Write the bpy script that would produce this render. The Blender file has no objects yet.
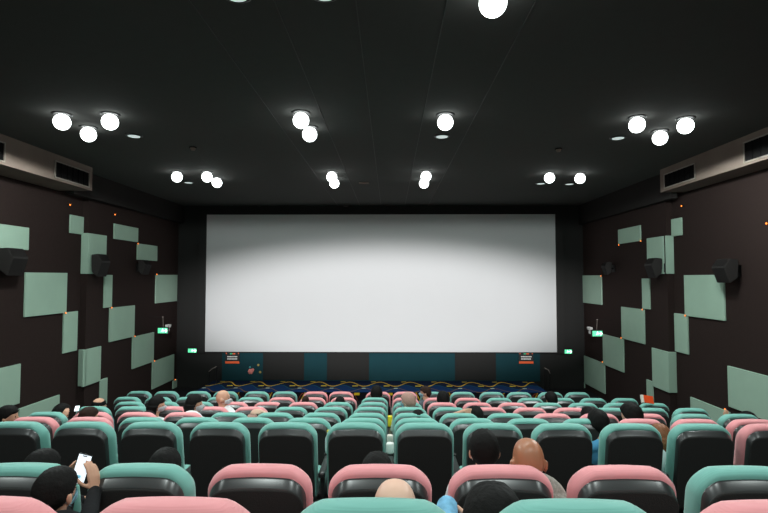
import bpy, bmesh, math, random
from mathutils import Vector, Matrix, noise
random.seed(7)
SC = bpy.context.scene
COL = SC.collection
R = math.radians
F = 512.0
EYE = 3.5
PITCH = math.atan(21.5 / F)
YAW = math.atan(6.0 / F)

# ------------------------------------------------------------------ camera
cam_d = bpy.data.cameras.new('camera')
cam_d.lens = 24.0; cam_d.sensor_width = 36.0
cam = bpy.data.objects.new('camera', cam_d); COL.objects.link(cam)
cam.location = (0, 0, EYE)
cam.rotation_euler = (R(90) + PITCH, 0, YAW)
SC.camera = cam
CM = cam.rotation_euler.to_matrix()

def ray(px, py):
    return CM @ Vector(((px - 384) / F, -(py - 256.5) / F, -1.0))
def at_y(px, py, Y):
    d = ray(px, py); return Vector((0, 0, EYE)) + d * (Y / d.y)
def at_x(px, py, X):
    d = ray(px, py); return Vector((0, 0, EYE)) + d * (X / d.x)
def at_z(px, py, Z):
    d = ray(px, py); return Vector((0, 0, EYE)) + d * ((Z - EYE) / d.z)

# ------------------------------------------------------------------ materials
def lin(c):
    return tuple(((v / 255) / 12.92 if v / 255 <= 0.04045 else ((v / 255 + 0.055) / 1.055) ** 2.4) for v in c)
def mat(name, rgb, rough=0.7, spec=0.5, var=0.0, vscale=8, bump=0.0, bscale=60, metal=0.0, emit=None, estr=0, sheen=0, coat=0):
    m = bpy.data.materials.new(name); m.use_nodes = True
    nt = m.node_tree; b = nt.nodes['Principled BSDF']
    c = (*lin(rgb), 1)
    b.inputs['Base Color'].default_value = c
    b.inputs['Roughness'].default_value = rough
    b.inputs['Specular IOR Level'].default_value = spec
    b.inputs['Metallic'].default_value = metal
    if sheen:
        b.inputs['Sheen Weight'].default_value = sheen
        b.inputs['Sheen Roughness'].default_value = 0.4
    if coat: b.inputs['Coat Weight'].default_value = coat
    if emit:
        b.inputs['Emission Color'].default_value = (*emit, 1)
        b.inputs['Emission Strength'].default_value = estr
    tc = nt.nodes.new('ShaderNodeTexCoord')
    if var:
        n = nt.nodes.new('ShaderNodeTexNoise'); n.inputs['Scale'].default_value = vscale; n.inputs['Detail'].default_value = 5
        nt.links.new(tc.outputs['Object'], n.inputs['Vector'])
        mx = nt.nodes.new('ShaderNodeMix'); mx.data_type = 'RGBA'
        mx.inputs[6].default_value = tuple(v * (1 - var) for v in c[:3]) + (1,)
        mx.inputs[7].default_value = tuple(min(1, v * (1 + var)) for v in c[:3]) + (1,)
        nt.links.new(n.outputs['Fac'], mx.inputs[0]); nt.links.new(mx.outputs[2], b.inputs['Base Color'])
    if bump:
        n = nt.nodes.new('ShaderNodeTexNoise'); n.inputs['Scale'].default_value = bscale; n.inputs['Detail'].default_value = 3
        nt.links.new(tc.outputs['Object'], n.inputs['Vector'])
        bp = nt.nodes.new('ShaderNodeBump'); bp.inputs['Strength'].default_value = bump; bp.inputs['Distance'].default_value = 0.01
        nt.links.new(n.outputs['Fac'], bp.inputs['Height']); nt.links.new(bp.outputs['Normal'], b.inputs['Normal'])
    return m

def fabric(name, rgb):
    m = mat(name, rgb, rough=0.7, spec=0.3, var=0.08, vscale=6, sheen=0.3)
    nt = m.node_tree; b = nt.nodes['Principled BSDF']
    tc = nt.nodes.new('ShaderNodeTexCoord')
    w = nt.nodes.new('ShaderNodeTexWave'); w.bands_direction = 'Z'; w.inputs['Scale'].default_value = 60; w.inputs['Distortion'].default_value = 0.6
    nt.links.new(tc.outputs['Object'], w.inputs['Vector'])
    bp = nt.nodes.new('ShaderNodeBump'); bp.inputs['Strength'].default_value = 0.12; bp.inputs['Distance'].default_value = 0.004
    nt.links.new(w.outputs['Fac'], bp.inputs['Height']); nt.links.new(bp.outputs['Normal'], b.inputs['Normal'])
    return m

M = {}
M['teal'] = fabric('teal_fabric', (116, 176, 165))
M['pink'] = fabric('pink_fabric', (228, 150, 154))
M['shell'] = mat('black_seat_plastic', (48, 50, 50), rough=0.30, spec=0.8)
M['panelback'] = mat('matt_black_seat_back', (50, 50, 49), rough=0.9, spec=0.15, bump=0.3, bscale=150)
M['ceil'] = mat('matt_black_ceiling', (74, 74, 72), rough=0.95, spec=0.1, var=0.06)
M['track'] = mat('grey_metal_track', (70, 70, 68), rough=0.7)
M['wall'] = mat('dark_maroon_wall_cloth', (46, 36, 34), rough=0.95, spec=0.1, var=0.12, vscale=20, bump=0.2, bscale=80)
M['black'] = mat('black_cloth', (40, 40, 39), rough=0.95, spec=0.1)
M['panel'] = mat('sage_acoustic_cloth', (158, 184, 166), rough=0.9, spec=0.15, var=0.07, vscale=3, bump=0.15, bscale=120)
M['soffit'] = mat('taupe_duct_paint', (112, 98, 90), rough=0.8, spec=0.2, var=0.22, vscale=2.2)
M['soffitshade'] = mat('shaded_duct_paint', (42, 39, 38), rough=0.9, spec=0.1, var=0.1, vscale=2)  # duct colour darkened to paint in the shade towards the screen
M['floor'] = mat('dark_carpet', (34, 32, 34), rough=0.95, spec=0.1, var=0.2, vscale=30)
M['screen'] = mat('white_screen_cloth', (190, 191, 191), rough=0.9, spec=0.1, var=0.015, vscale=1)
M['tealwall'] = mat('dark_teal_wall_paint', (20, 54, 60), rough=0.85, spec=0.15, var=0.1, vscale=3)
M['speaker'] = mat('black_speaker_grille', (34, 30, 29), rough=0.7, bump=0.6, bscale=60)
M['bracket'] = mat('black_metal_bracket', (28, 28, 28), rough=0.5, metal=0.6)
M['lens'] = mat('lit_lamp_glass', (255, 255, 255), emit=(0.93, 1.0, 0.98), estr=7)
M['lensdim'] = mat('dim_lamp_glass', (225, 235, 232), emit=(0.85, 1.0, 0.98), estr=0.55)
M['lensoff'] = mat('unlit_lamp_glass', (120, 120, 118), rough=0.4)
M['ring'] = mat('dark_lamp_trim', (40, 40, 40), rough=0.4, metal=0.3)
M['grille'] = mat('duct_grille_frame', (128, 118, 110), rough=0.5)
M['slat'] = mat('dark_slats_and_opening_shade', (16, 15, 15), rough=0.9, spec=0.05)
M['orange'] = mat('orange_led', (255, 120, 30), emit=(1.0, 0.22, 0.03), estr=3.0)
M['exit'] = mat('lit_exit_green', (120, 255, 190), emit=(0.10, 0.75, 0.36), estr=0.75)
M['exitwhite'] = mat('lit_exit_white', (255, 255, 255), emit=(0.75, 1.0, 0.88), estr=1.3)
M['white'] = mat('white_plastic', (226, 226, 222), rough=0.4)
M['signblack'] = mat('black_sign_board', (20, 22, 22), rough=0.5)
M['signorange'] = mat('orange_red_sign_band', (226, 92, 42), rough=0.6)
M['signgreen'] = mat('green_sign_mark', (60, 190, 130), rough=0.6)
M['redbox'] = mat('orange_red_card', (232, 78, 30), rough=0.5)
M['pale'] = mat('pale_card', (216, 210, 200), rough=0.7)
M['skinA'] = mat('skin_warm', (206, 158, 132), rough=0.5, spec=0.35, var=0.05, vscale=12)
M['skinB'] = mat('skin_tan', (168, 112, 82), rough=0.38, spec=0.5, var=0.06, vscale=12)
M['skinC'] = mat('skin_light', (226, 182, 160), rough=0.5, spec=0.35, var=0.05, vscale=12)
M['hair'] = mat('black_hair', (17, 16, 15), rough=0.7, spec=0.15, bump=0.25, bscale=90)
M['brownhair'] = mat('brown_hair', (46, 32, 26), rough=0.7, spec=0.15, bump=0.3, bscale=90)
M['auburn'] = mat('auburn_hair', (128, 76, 44), rough=0.55, spec=0.4, bump=0.7, bscale=90)
M['greyhair'] = mat('greying_cropped_hair', (170, 132, 120), rough=0.7, bump=0.6, bscale=120)
M['mask'] = mat('white_face_mask', (236, 240, 244), rough=0.8)
M['bluemask'] = mat('pale_blue_face_mask', (170, 214, 228), rough=0.8)
M['eye'] = mat('dark_eye', (30, 24, 22), rough=0.2)
M['trousers'] = mat('dark_trousers', (34, 36, 44), rough=0.9)
SHIRT = {}
def shirt_mat(n, rgb, **k):
    if n not in SHIRT: SHIRT[n] = mat(n + '_shirt_cloth', rgb, rough=0.9, spec=0.15, bump=0.2, bscale=40, **k)
    return SHIRT[n]
WH = shirt_mat('white', (232, 234, 236)); BK = shirt_mat('black', (30, 30, 32)); GY = shirt_mat('grey', (88, 98, 106))
TL = shirt_mat('teal', (60, 132, 132)); BL = shirt_mat('blue', (96, 170, 214)); PG = shirt_mat('pale_green', (196, 222, 208))
MB_ = shirt_mat('patterned_grey', (150, 148, 140), var=0.75, vscale=60); LB = shirt_mat('blue_and_white', (120, 176, 212), var=0.6, vscale=30)

# ------------------------------------------------------------------ helpers
def link(name, bm, m, parent=None, smooth=False):
    me = bpy.data.meshes.new(name)
    bmesh.ops.recalc_face_normals(bm, faces=bm.faces[:])
    bm.to_mesh(me); bm.free()
    for x in (m if isinstance(m, (list, tuple)) else [m]): me.materials.append(x)
    if smooth:
        for p in me.polygons: p.use_smooth = True
    o = bpy.data.objects.new(name, me); COL.objects.link(o)
    if parent: o.parent = parent
    return o
def tag(o, label, cat, group=None, kind=None):
    o['label'] = label; o['category'] = cat
    if group: o['group'] = group
    if kind: o['kind'] = kind
    return o
def thing(name, label, cat, loc=(0, 0, 0), rz=0, group=None):
    o = bpy.data.objects.new(name, None); COL.objects.link(o)
    o.empty_display_size = 0.1
    o.location = loc; o.rotation_euler = (0, 0, rz)
    return tag(o, label, cat, group)
def struct(name, bm, m, smooth=False):
    o = link(name, bm, m, None, smooth); o['kind'] = 'structure'; return o
def box(bm, lo, hi, bev=0.0, mi=0):
    lo = Vector(lo); hi = Vector(hi)
    r = bmesh.ops.create_cube(bm, size=1.0)
    vs = r['verts']; c = (lo + hi) / 2; s = hi - lo
    for v in vs: v.co = Vector((c.x + v.co.x * s.x, c.y + v.co.y * s.y, c.z + v.co.z * s.z))
    fs = set(f for v in vs for f in v.link_faces)
    for f in fs: f.material_index = mi
    if bev:
        es = list(set(e for v in vs for e in v.link_edges))
        bmesh.ops.bevel(bm, geom=es, offset=bev, segments=2, affect='EDGES', profile=0.5)
    return vs
def cyl(bm, p0, p1, r0, r1=None, n=12, caps=True):
    p0 = Vector(p0); p1 = Vector(p1); r1 = r0 if r1 is None else r1
    d = p1 - p0; L = d.length
    q = d.to_track_quat('Z', 'Y').to_matrix().to_4x4()
    mt = Matrix.Translation((p0 + p1) / 2) @ q
    return bmesh.ops.create_cone(bm, cap_ends=caps, segments=n, radius1=r0, radius2=r1, depth=L, matrix=mt)['verts']
def sph(bm, c, r, sub=2, rot=None):
    """ellipsoid; r scalar or (rx,ry,rz)"""
    if not isinstance(r, (tuple, list, Vector)): r = (r, r, r)
    mt = Matrix.Translation(Vector(c))
    if rot is not None: mt = mt @ rot.to_4x4()
    mt = mt @ Matrix.Diagonal((*r, 1))
    return bmesh.ops.create_icosphere(bm, subdivisions=sub, radius=1.0, matrix=mt)['verts']
def cap(bm, p0, p1, r0, r1=None):
    r1 = r0 if r1 is None else r1
    sph(bm, p0, r0); sph(bm, p1, r1)
    if (Vector(p1) - Vector(p0)).length > 1e-4: cyl(bm, p0, p1, r0 * 0.995, r1 * 0.995, 14)
def tube(bm, pts, r, n=8):
    for a, b in zip(pts[:-1], pts[1:]):
        cyl(bm, a, b, r, r, n)
    for p in pts: sph(bm, p, r, 1)
def remesh(name, bm, m, parent, vox, smooth_it=3):
    me = bpy.data.meshes.new(name + '_src'); bm.to_mesh(me); bm.free()
    t = bpy.data.objects.new('tmp_' + name, me); COL.objects.link(t)
    md = t.modifiers.new('r', 'REMESH'); md.mode = 'VOXEL'; md.voxel_size = vox; md.use_smooth_shade = True
    sm = t.modifiers.new('s', 'SMOOTH'); sm.iterations = smooth_it; sm.factor = 0.5
    dg = bpy.context.evaluated_depsgraph_get(); dg.update()
    ev = t.evaluated_get(dg)
    out = bpy.data.meshes.new_from_object(ev)
    bpy.data.objects.remove(t); bpy.data.meshes.remove(me)
    out.name = name; out.materials.clear(); out.materials.append(m)
    for p in out.polygons: p.use_smooth = True; p.material_index = 0
    o = bpy.data.objects.new(name, out); COL.objects.link(o)
    if parent: o.parent = parent
    return o

# ------------------------------------------------------------------ row data
W = 0.60
ROWS = {}
def row(name, sp, ytop):
    zc = F * W / sp; yc = (ytop - 256.5) / F * zc
    d = zc * math.cos(PITCH) + yc * math.sin(PITCH)
    up = zc * math.sin(PITCH) - yc * math.cos(PITCH)
    ROWS[name] = (d - 0.09, EYE + up - 1.048)
for n, s, y in (('A', 199, 497), ('B', 119, 463.5), ('C', 68, 422), ('D', 55, 417.5), ('E', 46, 412.5), ('F', 39.7, 406.8),
                ('G', 34.8, 402), ('H', 31, 397.3), ('I', 28.6, 391.5)):
    row(n, s, y)
FRONT_Y = 16.1
CEIL = EYE + 2.28
XL1, XL2, XR1, XR2 = -6.83, -6.70, 6.19, 6.05
STEP_Y = 11.25
BACK_Y = -1.6

# ------------------------------------------------------------------ floor terraces
order = ['A', 'B', 'C', 'D', 'E', 'F', 'G', 'H', 'I']
bm = bmesh.new()
edges_y = []
for i, n in enumerate(order):
    d, z = ROWS[n]
    y0 = BACK_Y if i == 0 else d - 0.16
    y1 = (ROWS[order[i + 1]][0] - 0.16) if i < 8 else FRONT_Y + 0.1
    zz = max(z, 0.0)
    edges_y.append((y0, y1, zz))
prof = []
for y0, y1, z in edges_y: prof += [(y0, z), (y1, z)]
XA, XB = XL1 - 0.05, XR1 + 0.05
fl = [bm.verts.new((XA, y, z)) for y, z in prof]; fr = [bm.verts.new((XB, y, z)) for y, z in prof]
for i in range(len(prof) - 1): bm.faces.new((fl[i], fr[i], fr[i + 1], fl[i + 1]))
struct('floor', bm, M['floor'])
def floor_at(y):
    for y0, y1, z in edges_y:
        if y0 <= y < y1: return z
    return 0.0
FLOORZ = {n: edges_y[i][2] for i, n in enumerate(order)}

# ------------------------------------------------------------------ walls, ceiling
def wallbox(name, lo, hi, m):
    b = bmesh.new(); box(b, lo, hi); return struct(name, b, m)
wallbox('wall_left', (XL1 - 0.3, BACK_Y, -0.2), (XL1, STEP_Y, CEIL), M['wall'])
wallbox('wall_left', (XL1 - 0.3, STEP_Y, -0.2), (XL2, FRONT_Y + 0.3, CEIL), M['wall'])
wallbox('wall_right', (XR1, BACK_Y, -0.2), (XR1 + 0.3, STEP_Y, CEIL), M['wall'])
wallbox('wall_right', (XR2, STEP_Y, -0.2), (XR1 + 0.3, FRONT_Y + 0.3, CEIL), M['wall'])
wallbox('wall_front', (XL2, FRONT_Y, -0.2), (XR2, FRONT_Y + 0.3, CEIL), M['black'])
wallbox('ceiling', (XL1 - 0.3, BACK_Y, CEIL), (XR1 + 0.3, FRONT_Y + 0.3, CEIL + 0.2), M['ceil'])
# ceiling tracks
for k, x in enumerate((-1.64, -0.95, -0.28, 0.47, 1.20)):
    b = bmesh.new(); box(b, (x - 0.004, 3.0, CEIL - 0.008), (x + 0.004, FRONT_Y - 0.02, CEIL)); struct('trim_%d' % (k + 1), b, M['track'])
# soffits (ducts boxed along the side walls)
def prism_y(bm, poly, y0, y1, mi=0):
    a = [bm.verts.new((x, y0, z)) for x, z in poly]; c = [bm.verts.new((x, y1, z)) for x, z in poly]
    n = len(poly)
    fs = [bm.faces.new(a), bm.faces.new(c)]
    for i in range(n): fs.append(bm.faces.new((a[i], a[(i + 1) % n], c[(i + 1) % n], c[i])))
    for f in fs: f.material_index = mi
SL, SR = -6.15, 5.70
SZ = EYE + 1.80
SEND_L = at_x(92, 190, SL).y; SEND_R = at_x(660.5, 192, SR).y
def soffit(name, x_in, x_wall, y0, y1, z0, m='soffit'):
    b = bmesh.new(); lo, hi = min(x_in, x_wall), max(x_in, x_wall)
    box(b, (lo, y0, z0), (hi, y1, CEIL)); return struct(name, b, M[m])
soffit('trim_6', SL, XL1, BACK_Y, SEND_L, SZ)
soffit('trim_7', SR, XR1, BACK_Y, SEND_R, SZ)
soffit('trim_8', -6.52, XL2, SEND_L, FRONT_Y, EYE + 1.74, 'soffitshade')
soffit('trim_9', 5.93, XR2, SEND_R, FRONT_Y, EYE + 1.68, 'soffitshade')

# air vents in the ducts
def vent(side, y0, y1, z0, z1, label):
    x = SL if side < 0 else SR
    s = 1 if side < 0 else -1
    t = thing('air_vent', label, 'vent', (x, (y0 + y1) / 2, z0), 0, 'air vents in the side ducts')
    hy = (y1 - y0) / 2; h = z1 - z0; w = 0.02
    b = bmesh.new()
    def bx(bm, a, c):
        lo = (min(a[0] * s, c[0] * s), a[1], a[2]); hi = (max(a[0] * s, c[0] * s), c[1], c[2]); box(bm, lo, hi)
    bx(b, (0, -hy, 0), (0.02, hy, w)); bx(b, (0, -hy, h - w), (0.02, hy, h))
    bx(b, (0, -hy, w), (0.02, -hy + w, h - w)); bx(b, (0, hy - w, w), (0.02, hy, h - w))
    link('frame', b, M['grille'], t)
    b = bmesh.new(); bx(b, (0.0, -hy + w, w), (0.004, hy - w, h - w)); link('opening_shade', b, M['slat'], t)  # dark sheet painted for the shade inside the duct
    n = 5
    for k in range(n):
        b = bmesh.new(); yy = -hy + w + (k + 1) * (2 * hy - 2 * w) / (n + 1)
        bx(b, (0.004, yy - 0.006, w), (0.016, yy + 0.006, h - w)); link('slat', b, M['slat'], t)
def yx(px, X): return at_x(px, 180, X).y
vent(-1, yx(54, SL), yx(89, SL), SZ + 0.04, SZ + 0.36, 'dark grille at the far end of the left wall duct')
vent(-1, yx(-35, SL), yx(3.5, SL), SZ + 0.04, SZ + 0.36, 'grille in the left wall duct cut off by the photo edge')
vent(1, yx(696, SR), yx(664.5, SR), SZ + 0.05, SZ + 0.35, 'dark grille at the far end of the right wall duct')
vent(1, yx(800, SR), yx(745, SR), SZ + 0.04, SZ + 0.38, 'large nearer grille in the right wall duct by photo edge')

# ------------------------------------------------------------------ wall acoustic panels
def wx(side, y_or_px=None, near=True):
    if side < 0: return XL1 if near else XL2
    return XR1 if near else XR2
def panel(side, xa, xb, ya, yb, label, near=None, thick=0.035, pb=None, m='panel'):
    """xa nearer px, xb farther px on the wall; ya top, yb bottom at xb (far side) px"""
    near_ = near
    X = wx(side, None, near_)
    Xf = X - side * thick
    d0 = at_x(xa, 278, Xf).y; d1 = at_x(xb, 278, Xf).y
    zt = at_x(xb, ya, Xf).z; zb = at_x(xb, yb, Xf).z
    t = bmesh.new()
    d0 = max(d0, 2.0)
    if near_: d1 = min(d1, STEP_Y)
    fz = floor_at(d0) + 0.02
    box(t, (min(X, Xf), d0, max(zb, fz)), (max(X, Xf), d1, zt), 0.006)
    o = link('acoustic_panel', t, M[m]); tag(o, label, 'wall panel', 'sage acoustic panels on the side walls')
    return (d0, d1, zt, zb, Xf)
PL = 'pale sage acoustic panel '
# left wall (near part)
P = {}
P['L1'] = panel(-1, -60, 28, 227.6, 250, 'pale sage panel at the upper left photo edge above the nearest left speaker', True)
P['L2'] = panel(-1, 69.2, 83.4, 217, 234.6, 'small square sage panel high on the left wall, topmost one there', True)
P['L6'] = panel(-1, 26, 67.5, 273, 312.6, 'big bright sage panel right of the nearest left wall speaker', True)
P['L7'] = panel(-1, 65.3, 79, 311, 349.9, 'narrow upright sage panel touching big bright left panel corner', True)
P['L8'] = panel(-1, -50, 23.6, 363, 402, 'huge sage panel low at the left photo edge', True)
P['L9'] = panel(-1, 23.6, 63, 393.5, 424, 'low slanting sage panel behind the left aisle seats', True)
P['L3'] = panel(-1, 89, 106, 235.6, 274, 'sage panel behind the middle left speaker, on the wall step', False)
P['L10'] = panel(-1, 85.5, 103, 345.6, 380, 'lower left sage panel with its shaded edge on the wall step', False)
P['L11'] = panel(-1, 103, 110, 376.7, 402, 'narrow low sage panel behind seats left of the far checker steps', False)
P['L12'] = panel(-1, 105, 112.7, 275, 307, 'narrow sage strip below the middle left speaker', False)
P['L13'] = panel(-1, 111, 135.7, 305.2, 336.2, 'middle left checker panel, uppermost of three descending towards the screen', False)
P['L14'] = panel(-1, 134.3, 155.4, 331.8, 361, 'middle left checker panel, second of three descending towards the screen', False)
P['L15'] = panel(-1, 154.4, 175.7, 353.7, 378.5, 'green tinted left checker panel just below the wall exit sign', False)
P['L16'] = panel(-1, 175, 182.5, 376.5, 397, 'dim narrow left panel lowest and nearest the screen', False)
P['L17'] = panel(-1, 156.3, 177.5, 275, 301, 'dim sage panel on left wall above the exit sign', False)
P['L4'] = panel(-1, 113.5, 137.5, 228, 242, 'dim upper left panel under the duct end', False)
P['L5'] = panel(-1, 137.2, 157, 246, 261, 'dim panel above the farthest left speaker', False)
# right wall
P['R2'] = panel(1, 682.4, 670, 219.7, 236.8, 'small square sage panel high on the right wall', True)
P['R6'] = panel(1, 723.3, 683.7, 275.2, 315.6, 'big bright sage panel left of the nearest right speaker', True)
P['R7'] = panel(1, 686, 673, 313, 350.7, 'narrow upright sage panel touching big bright right panel corner', True)
P['R8'] = panel(1, 830, 724.6, 365, 405, 'huge sage panel low at the right photo edge', True)
P['R9'] = panel(1, 725, 687, 395.6, 424, 'low slanting sage panel behind the right aisle seats', True)
P['R3'] = panel(1, 663.5, 647.3, 238.4, 274, 'sage panel behind the middle right speaker, on the wall step', False)
P['R10'] = panel(1, 666, 650, 347.2, 385, 'lower right sage panel with its bright edge on the wall step', False)
P['R11'] = panel(1, 650, 644, 378.4, 403, 'narrow low sage panel above the orange card on right', False)
P['R12'] = panel(1, 648.8, 641.5, 278.5, 308.5, 'narrow sage strip below the middle right speaker', False)
P['R13'] = panel(1, 643, 620.3, 306.6, 338, 'middle right checker panel, uppermost of three descending towards the screen', False)
P['R14'] = panel(1, 621.7, 601.4, 333.6, 363.6, 'middle right checker panel, second of three descending towards the screen', False)
P['R15'] = panel(1, 602.7, 582.5, 355, 382, 'lowest of the three right checker panels, nearest the screen', False)
P['R16'] = panel(1, 582.5, 576, 377.5, 393, 'dim narrow right panel lowest and nearest the screen', False)
P['R17'] = panel(1, 601, 582.5, 275.5, 302.5, 'dim sage panel on the right wall above the exit sign', False)
P['R4'] = panel(1, 641, 618.7, 229.6, 244, 'dim upper right panel under the duct end', False)
# returns of the panels that wrap the wall step
def step_return(side, zt, zb, label):
    a, c = (XL1, XL2 + 0.035) if side < 0 else (XR2 - 0.035, XR1)
    b = bmesh.new(); box(b, (min(a, c), STEP_Y - 0.03, zb), (max(a, c), STEP_Y - 0.001, zt), 0.005)
    tag(link('acoustic_panel', b, M['panel']), label, 'wall panel', 'sage acoustic panels on the side walls')
step_return(-1, P['L3'][2], P['L3'][3], 'shaded slim return panel on the left wall step, behind upper speaker')
step_return(-1, P['L10'][2], P['L10'][3], 'shaded slim return panel on the left wall step, low down')
step_return(1, P['R3'][2], P['R3'][3], 'slim return panel on right wall step, beside the middle speaker')
step_return(1, P['R10'][2], P['R10'][3], 'slim return panel on the right wall step, low down')

# orange pilot lights
def led(side, px, py, near, label):
    X = wx(side, None, near) - side * 0.045
    p = at_x(px, py, X)
    t = thing('pilot_light', label, 'light', p, 0, 'orange pilot lights on the side walls')
    b = bmesh.new(); sph(b, (0, 0, 0), (0.014, 0.017, 0.017), 2); link('bulb', b, M['orange'], t, True)
    b = bmesh.new(); box(b, (min(0, side * 0.045), -0.02, -0.02), (max(0, side * 0.045), 0.02, 0.02), 0.004); link('housing', b, M['bracket'], t)
for a in ((-1, 70, 204.8, True, 'orange dot light above the small topmost panel, left wall'),
          (-1, 115, 214.6, False, 'orange dot light above dim upper left panel'),
          (-1, 138, 243.6, False, 'orange dot light between the two dim upper left panels'),
          (-1, 156.8, 274.4, False, 'orange dot light at top of the dim panel above left exit sign'),
          (-1, 65.6, 313, True, 'orange dot light under big bright left panel'),
          (-1, 111.6, 307.6, False, 'orange dot light at top of the left checker steps'),
          (-1, 134.8, 336.3, False, 'orange dot light between first and second left checker panels'),
          (-1, 154.5, 360.9, False, 'orange dot light between second and third left checker panels'),
          (-1, 175.2, 379.6, False, 'orange dot light at the foot of left checker steps'),
          (1, 681.6, 206, True, 'orange dot light above the small high panel, right wall'),
          (1, 766.5, 223.5, True, 'orange dot light at the right photo edge'),
          (1, 640.8, 241, False, 'orange dot light at near corner of dim upper right panel'),
          (1, 618.8, 245, False, 'orange dot light at far corner of dim upper right panel'),
          (1, 601, 276, False, 'orange dot light at top of dim panel above right exit sign'),
          (1, 642.4, 309.5, False, 'orange dot light at top of the right checker steps'),
          (1, 621.2, 338, False, 'orange dot light between first and second right checker panels'),
          (1, 602.5, 362, False, 'orange dot light between second and third right checker panels'),
          (1, 685.2, 315.6, True, 'orange dot light under big bright right panel'),
          (1, 725, 409.4, True, 'orange dot light low beside the huge right panel')):
    led(*a)

# ------------------------------------------------------------------ wall speakers
def speaker(side, px0, px1, py0, py1, near, label, prot=0.34):
    X = wx(side, None, near)
    c = at_x((px0 + px1) / 2, (py0 + py1) / 2, X - side * prot * 0.75)
    y0 = c.y; sc = y0 / F
    w = abs(px1 - px0) * sc; h = (py1 - py0) * sc * 1.0
    w = w * 0.62
    t = thing('wall_speaker', label, 'speaker', (X, y0, c.z), 0, 'black speakers on the side walls')
    s = -side
    # cross-section in (x out from wall, z): narrow back at the wall, wide tilted grille
    poly = [(0.10, h * 0.46), (prot * 0.72, h * 0.50), (prot, h * 0.16), (prot * 0.72, -h * 0.5), (0.12, -h * 0.28)]
    b = bmesh.new()
    vs0 = [b.verts.new((s * x, -w / 2, z)) for x, z in poly]; vs1 = [b.verts.new((s * x, w / 2, z)) for x, z in poly]
    b.faces.new(vs0); b.faces.new(vs1)
    for i in range(5): b.faces.new((vs0[i], vs0[(i + 1) % 5], vs1[(i + 1) % 5], vs1[i]))
    bmesh.ops.bevel(b, geom=b.edges[:], offset=0.012, segments=2, affect='EDGES')
    link('cabinet', b, M['speaker'], t)
    # grille sheet over the two front faces
    b = bmesh.new()
    for (x0, z0), (x1, z1) in ((poly[1], poly[2]), (poly[2], poly[3])):
        d = Vector((x1 - x0, 0, z1 - z0)).normalized(); n = Vector((-d.z, 0, d.x))
        if n.x < 0: n = -n
        a = Vector((x0, 0, z0)) + d * 0.02 + n * 0.004; e = Vector((x1, 0, z1)) - d * 0.02 + n * 0.004
        q = [b.verts.new((s * p.x, yy, p.z)) for p, yy in ((a, -w / 2 + 0.02), (e, -w / 2 + 0.02), (e, w / 2 - 0.02), (a, w / 2 - 0.02))]
        f = b.faces.new(q)
        bmesh.ops.extrude_face_region(b, geom=[f])
    link('grille', b, M['speaker'], t)
    b = bmesh.new(); box(b, (min(0, s * 0.02), -0.09, -0.1), (max(0, s * 0.02), 0.09, 0.1), 0.004)
    cyl(b, (s * 0.01, 0, 0), (s * 0.14, 0, 0), 0.025); link('bracket', b, M['bracket'], t)
speaker(-1, -2, 34, 248, 276, True, 'black speaker nearest on the left wall', 0.36)
speaker(-1, 89, 116, 254, 277, False, 'black speaker in the middle of the left wall')
speaker(-1, 135, 157, 260, 275, False, 'farthest black speaker on the left wall', 0.3)
speaker(1, 739, 706, 259, 283, True, 'large black speaker nearest on the right wall', 0.36)
speaker(1, 664, 639, 258, 278, False, 'black speaker in the middle of the right wall')
speaker(1, 613, 598, 262, 275, False, 'farthest dim black speaker on the right wall', 0.3)

# ------------------------------------------------------------------ front: screen, wall below, stage
SY = 16.0
sx0 = at_y(206, 280, SY).x; sx1 = at_y(556, 280, SY).x; sz1 = at_y(381, 214.5, SY).z; sz0 = at_y(381, 352, SY).z
t = thing('cinema_screen', 'wide white cinema screen on the front wall', 'screen', ((sx0 + sx1) / 2, SY, sz0))
hw = (sx1 - sx0) / 2; hh = sz1 - sz0
b = bmesh.new(); box(b, (-hw, 0.0, 0), (hw, 0.03, hh)); link('screen_cloth', b, M['screen'], t)
b = bmesh.new()
for k in range(70):   # laced lower edge of the cloth
    x = -hw + 0.08 + k * (2 * hw - 0.16) / 69
    box(b, (x - 0.03, -0.006, 0.02), (x + 0.03, -0.002, 0.035 + 0.012 * random.random()))
link('lower_hem', b, M['screen'], t)
b = bmesh.new()
box(b, (-hw - 0.22, -0.05, -0.03), (-hw, 0.05, hh + 0.1)); box(b, (hw, -0.05, -0.03), (hw + 0.22, 0.05, hh + 0.1))
box(b, (-hw, -0.05, hh), (hw, 0.05, hh + 0.1)); box(b, (-hw, 0.0, -0.03), (hw, 0.05, 0))
link('masking_frame', b, M['black'], t)
# teal dado wall below the screen
dx0 = at_y(222, 366, FRONT_Y - 0.04).x; dx1 = at_y(540, 366, FRONT_Y - 0.04).x
b = bmesh.new(); box(b, (dx0, FRONT_Y - 0.04, 0.3), (dx1, FRONT_Y, sz0 - 0.03)); struct('trim_10', b, M['tealwall'])
for a, c, lab in ((263, 304, 'leftmost black rectangular recess panel below the screen'), (327, 369, 'middle black rectangular panel below the screen'),
                  (455, 496, 'rightmost black rectangular panel below the screen')):
    X0 = at_y(a, 366, FRONT_Y - 0.06).x; X1 = at_y(c, 366, FRONT_Y - 0.06).x
    b = bmesh.new(); box(b, (X0, FRONT_Y - 0.065, 0.33), (X1, FRONT_Y - 0.04, sz0 - 0.035), 0.004)
    tag(link('wall_panel', b, M['black']), lab, 'panel', 'black panels below the screen')

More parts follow.
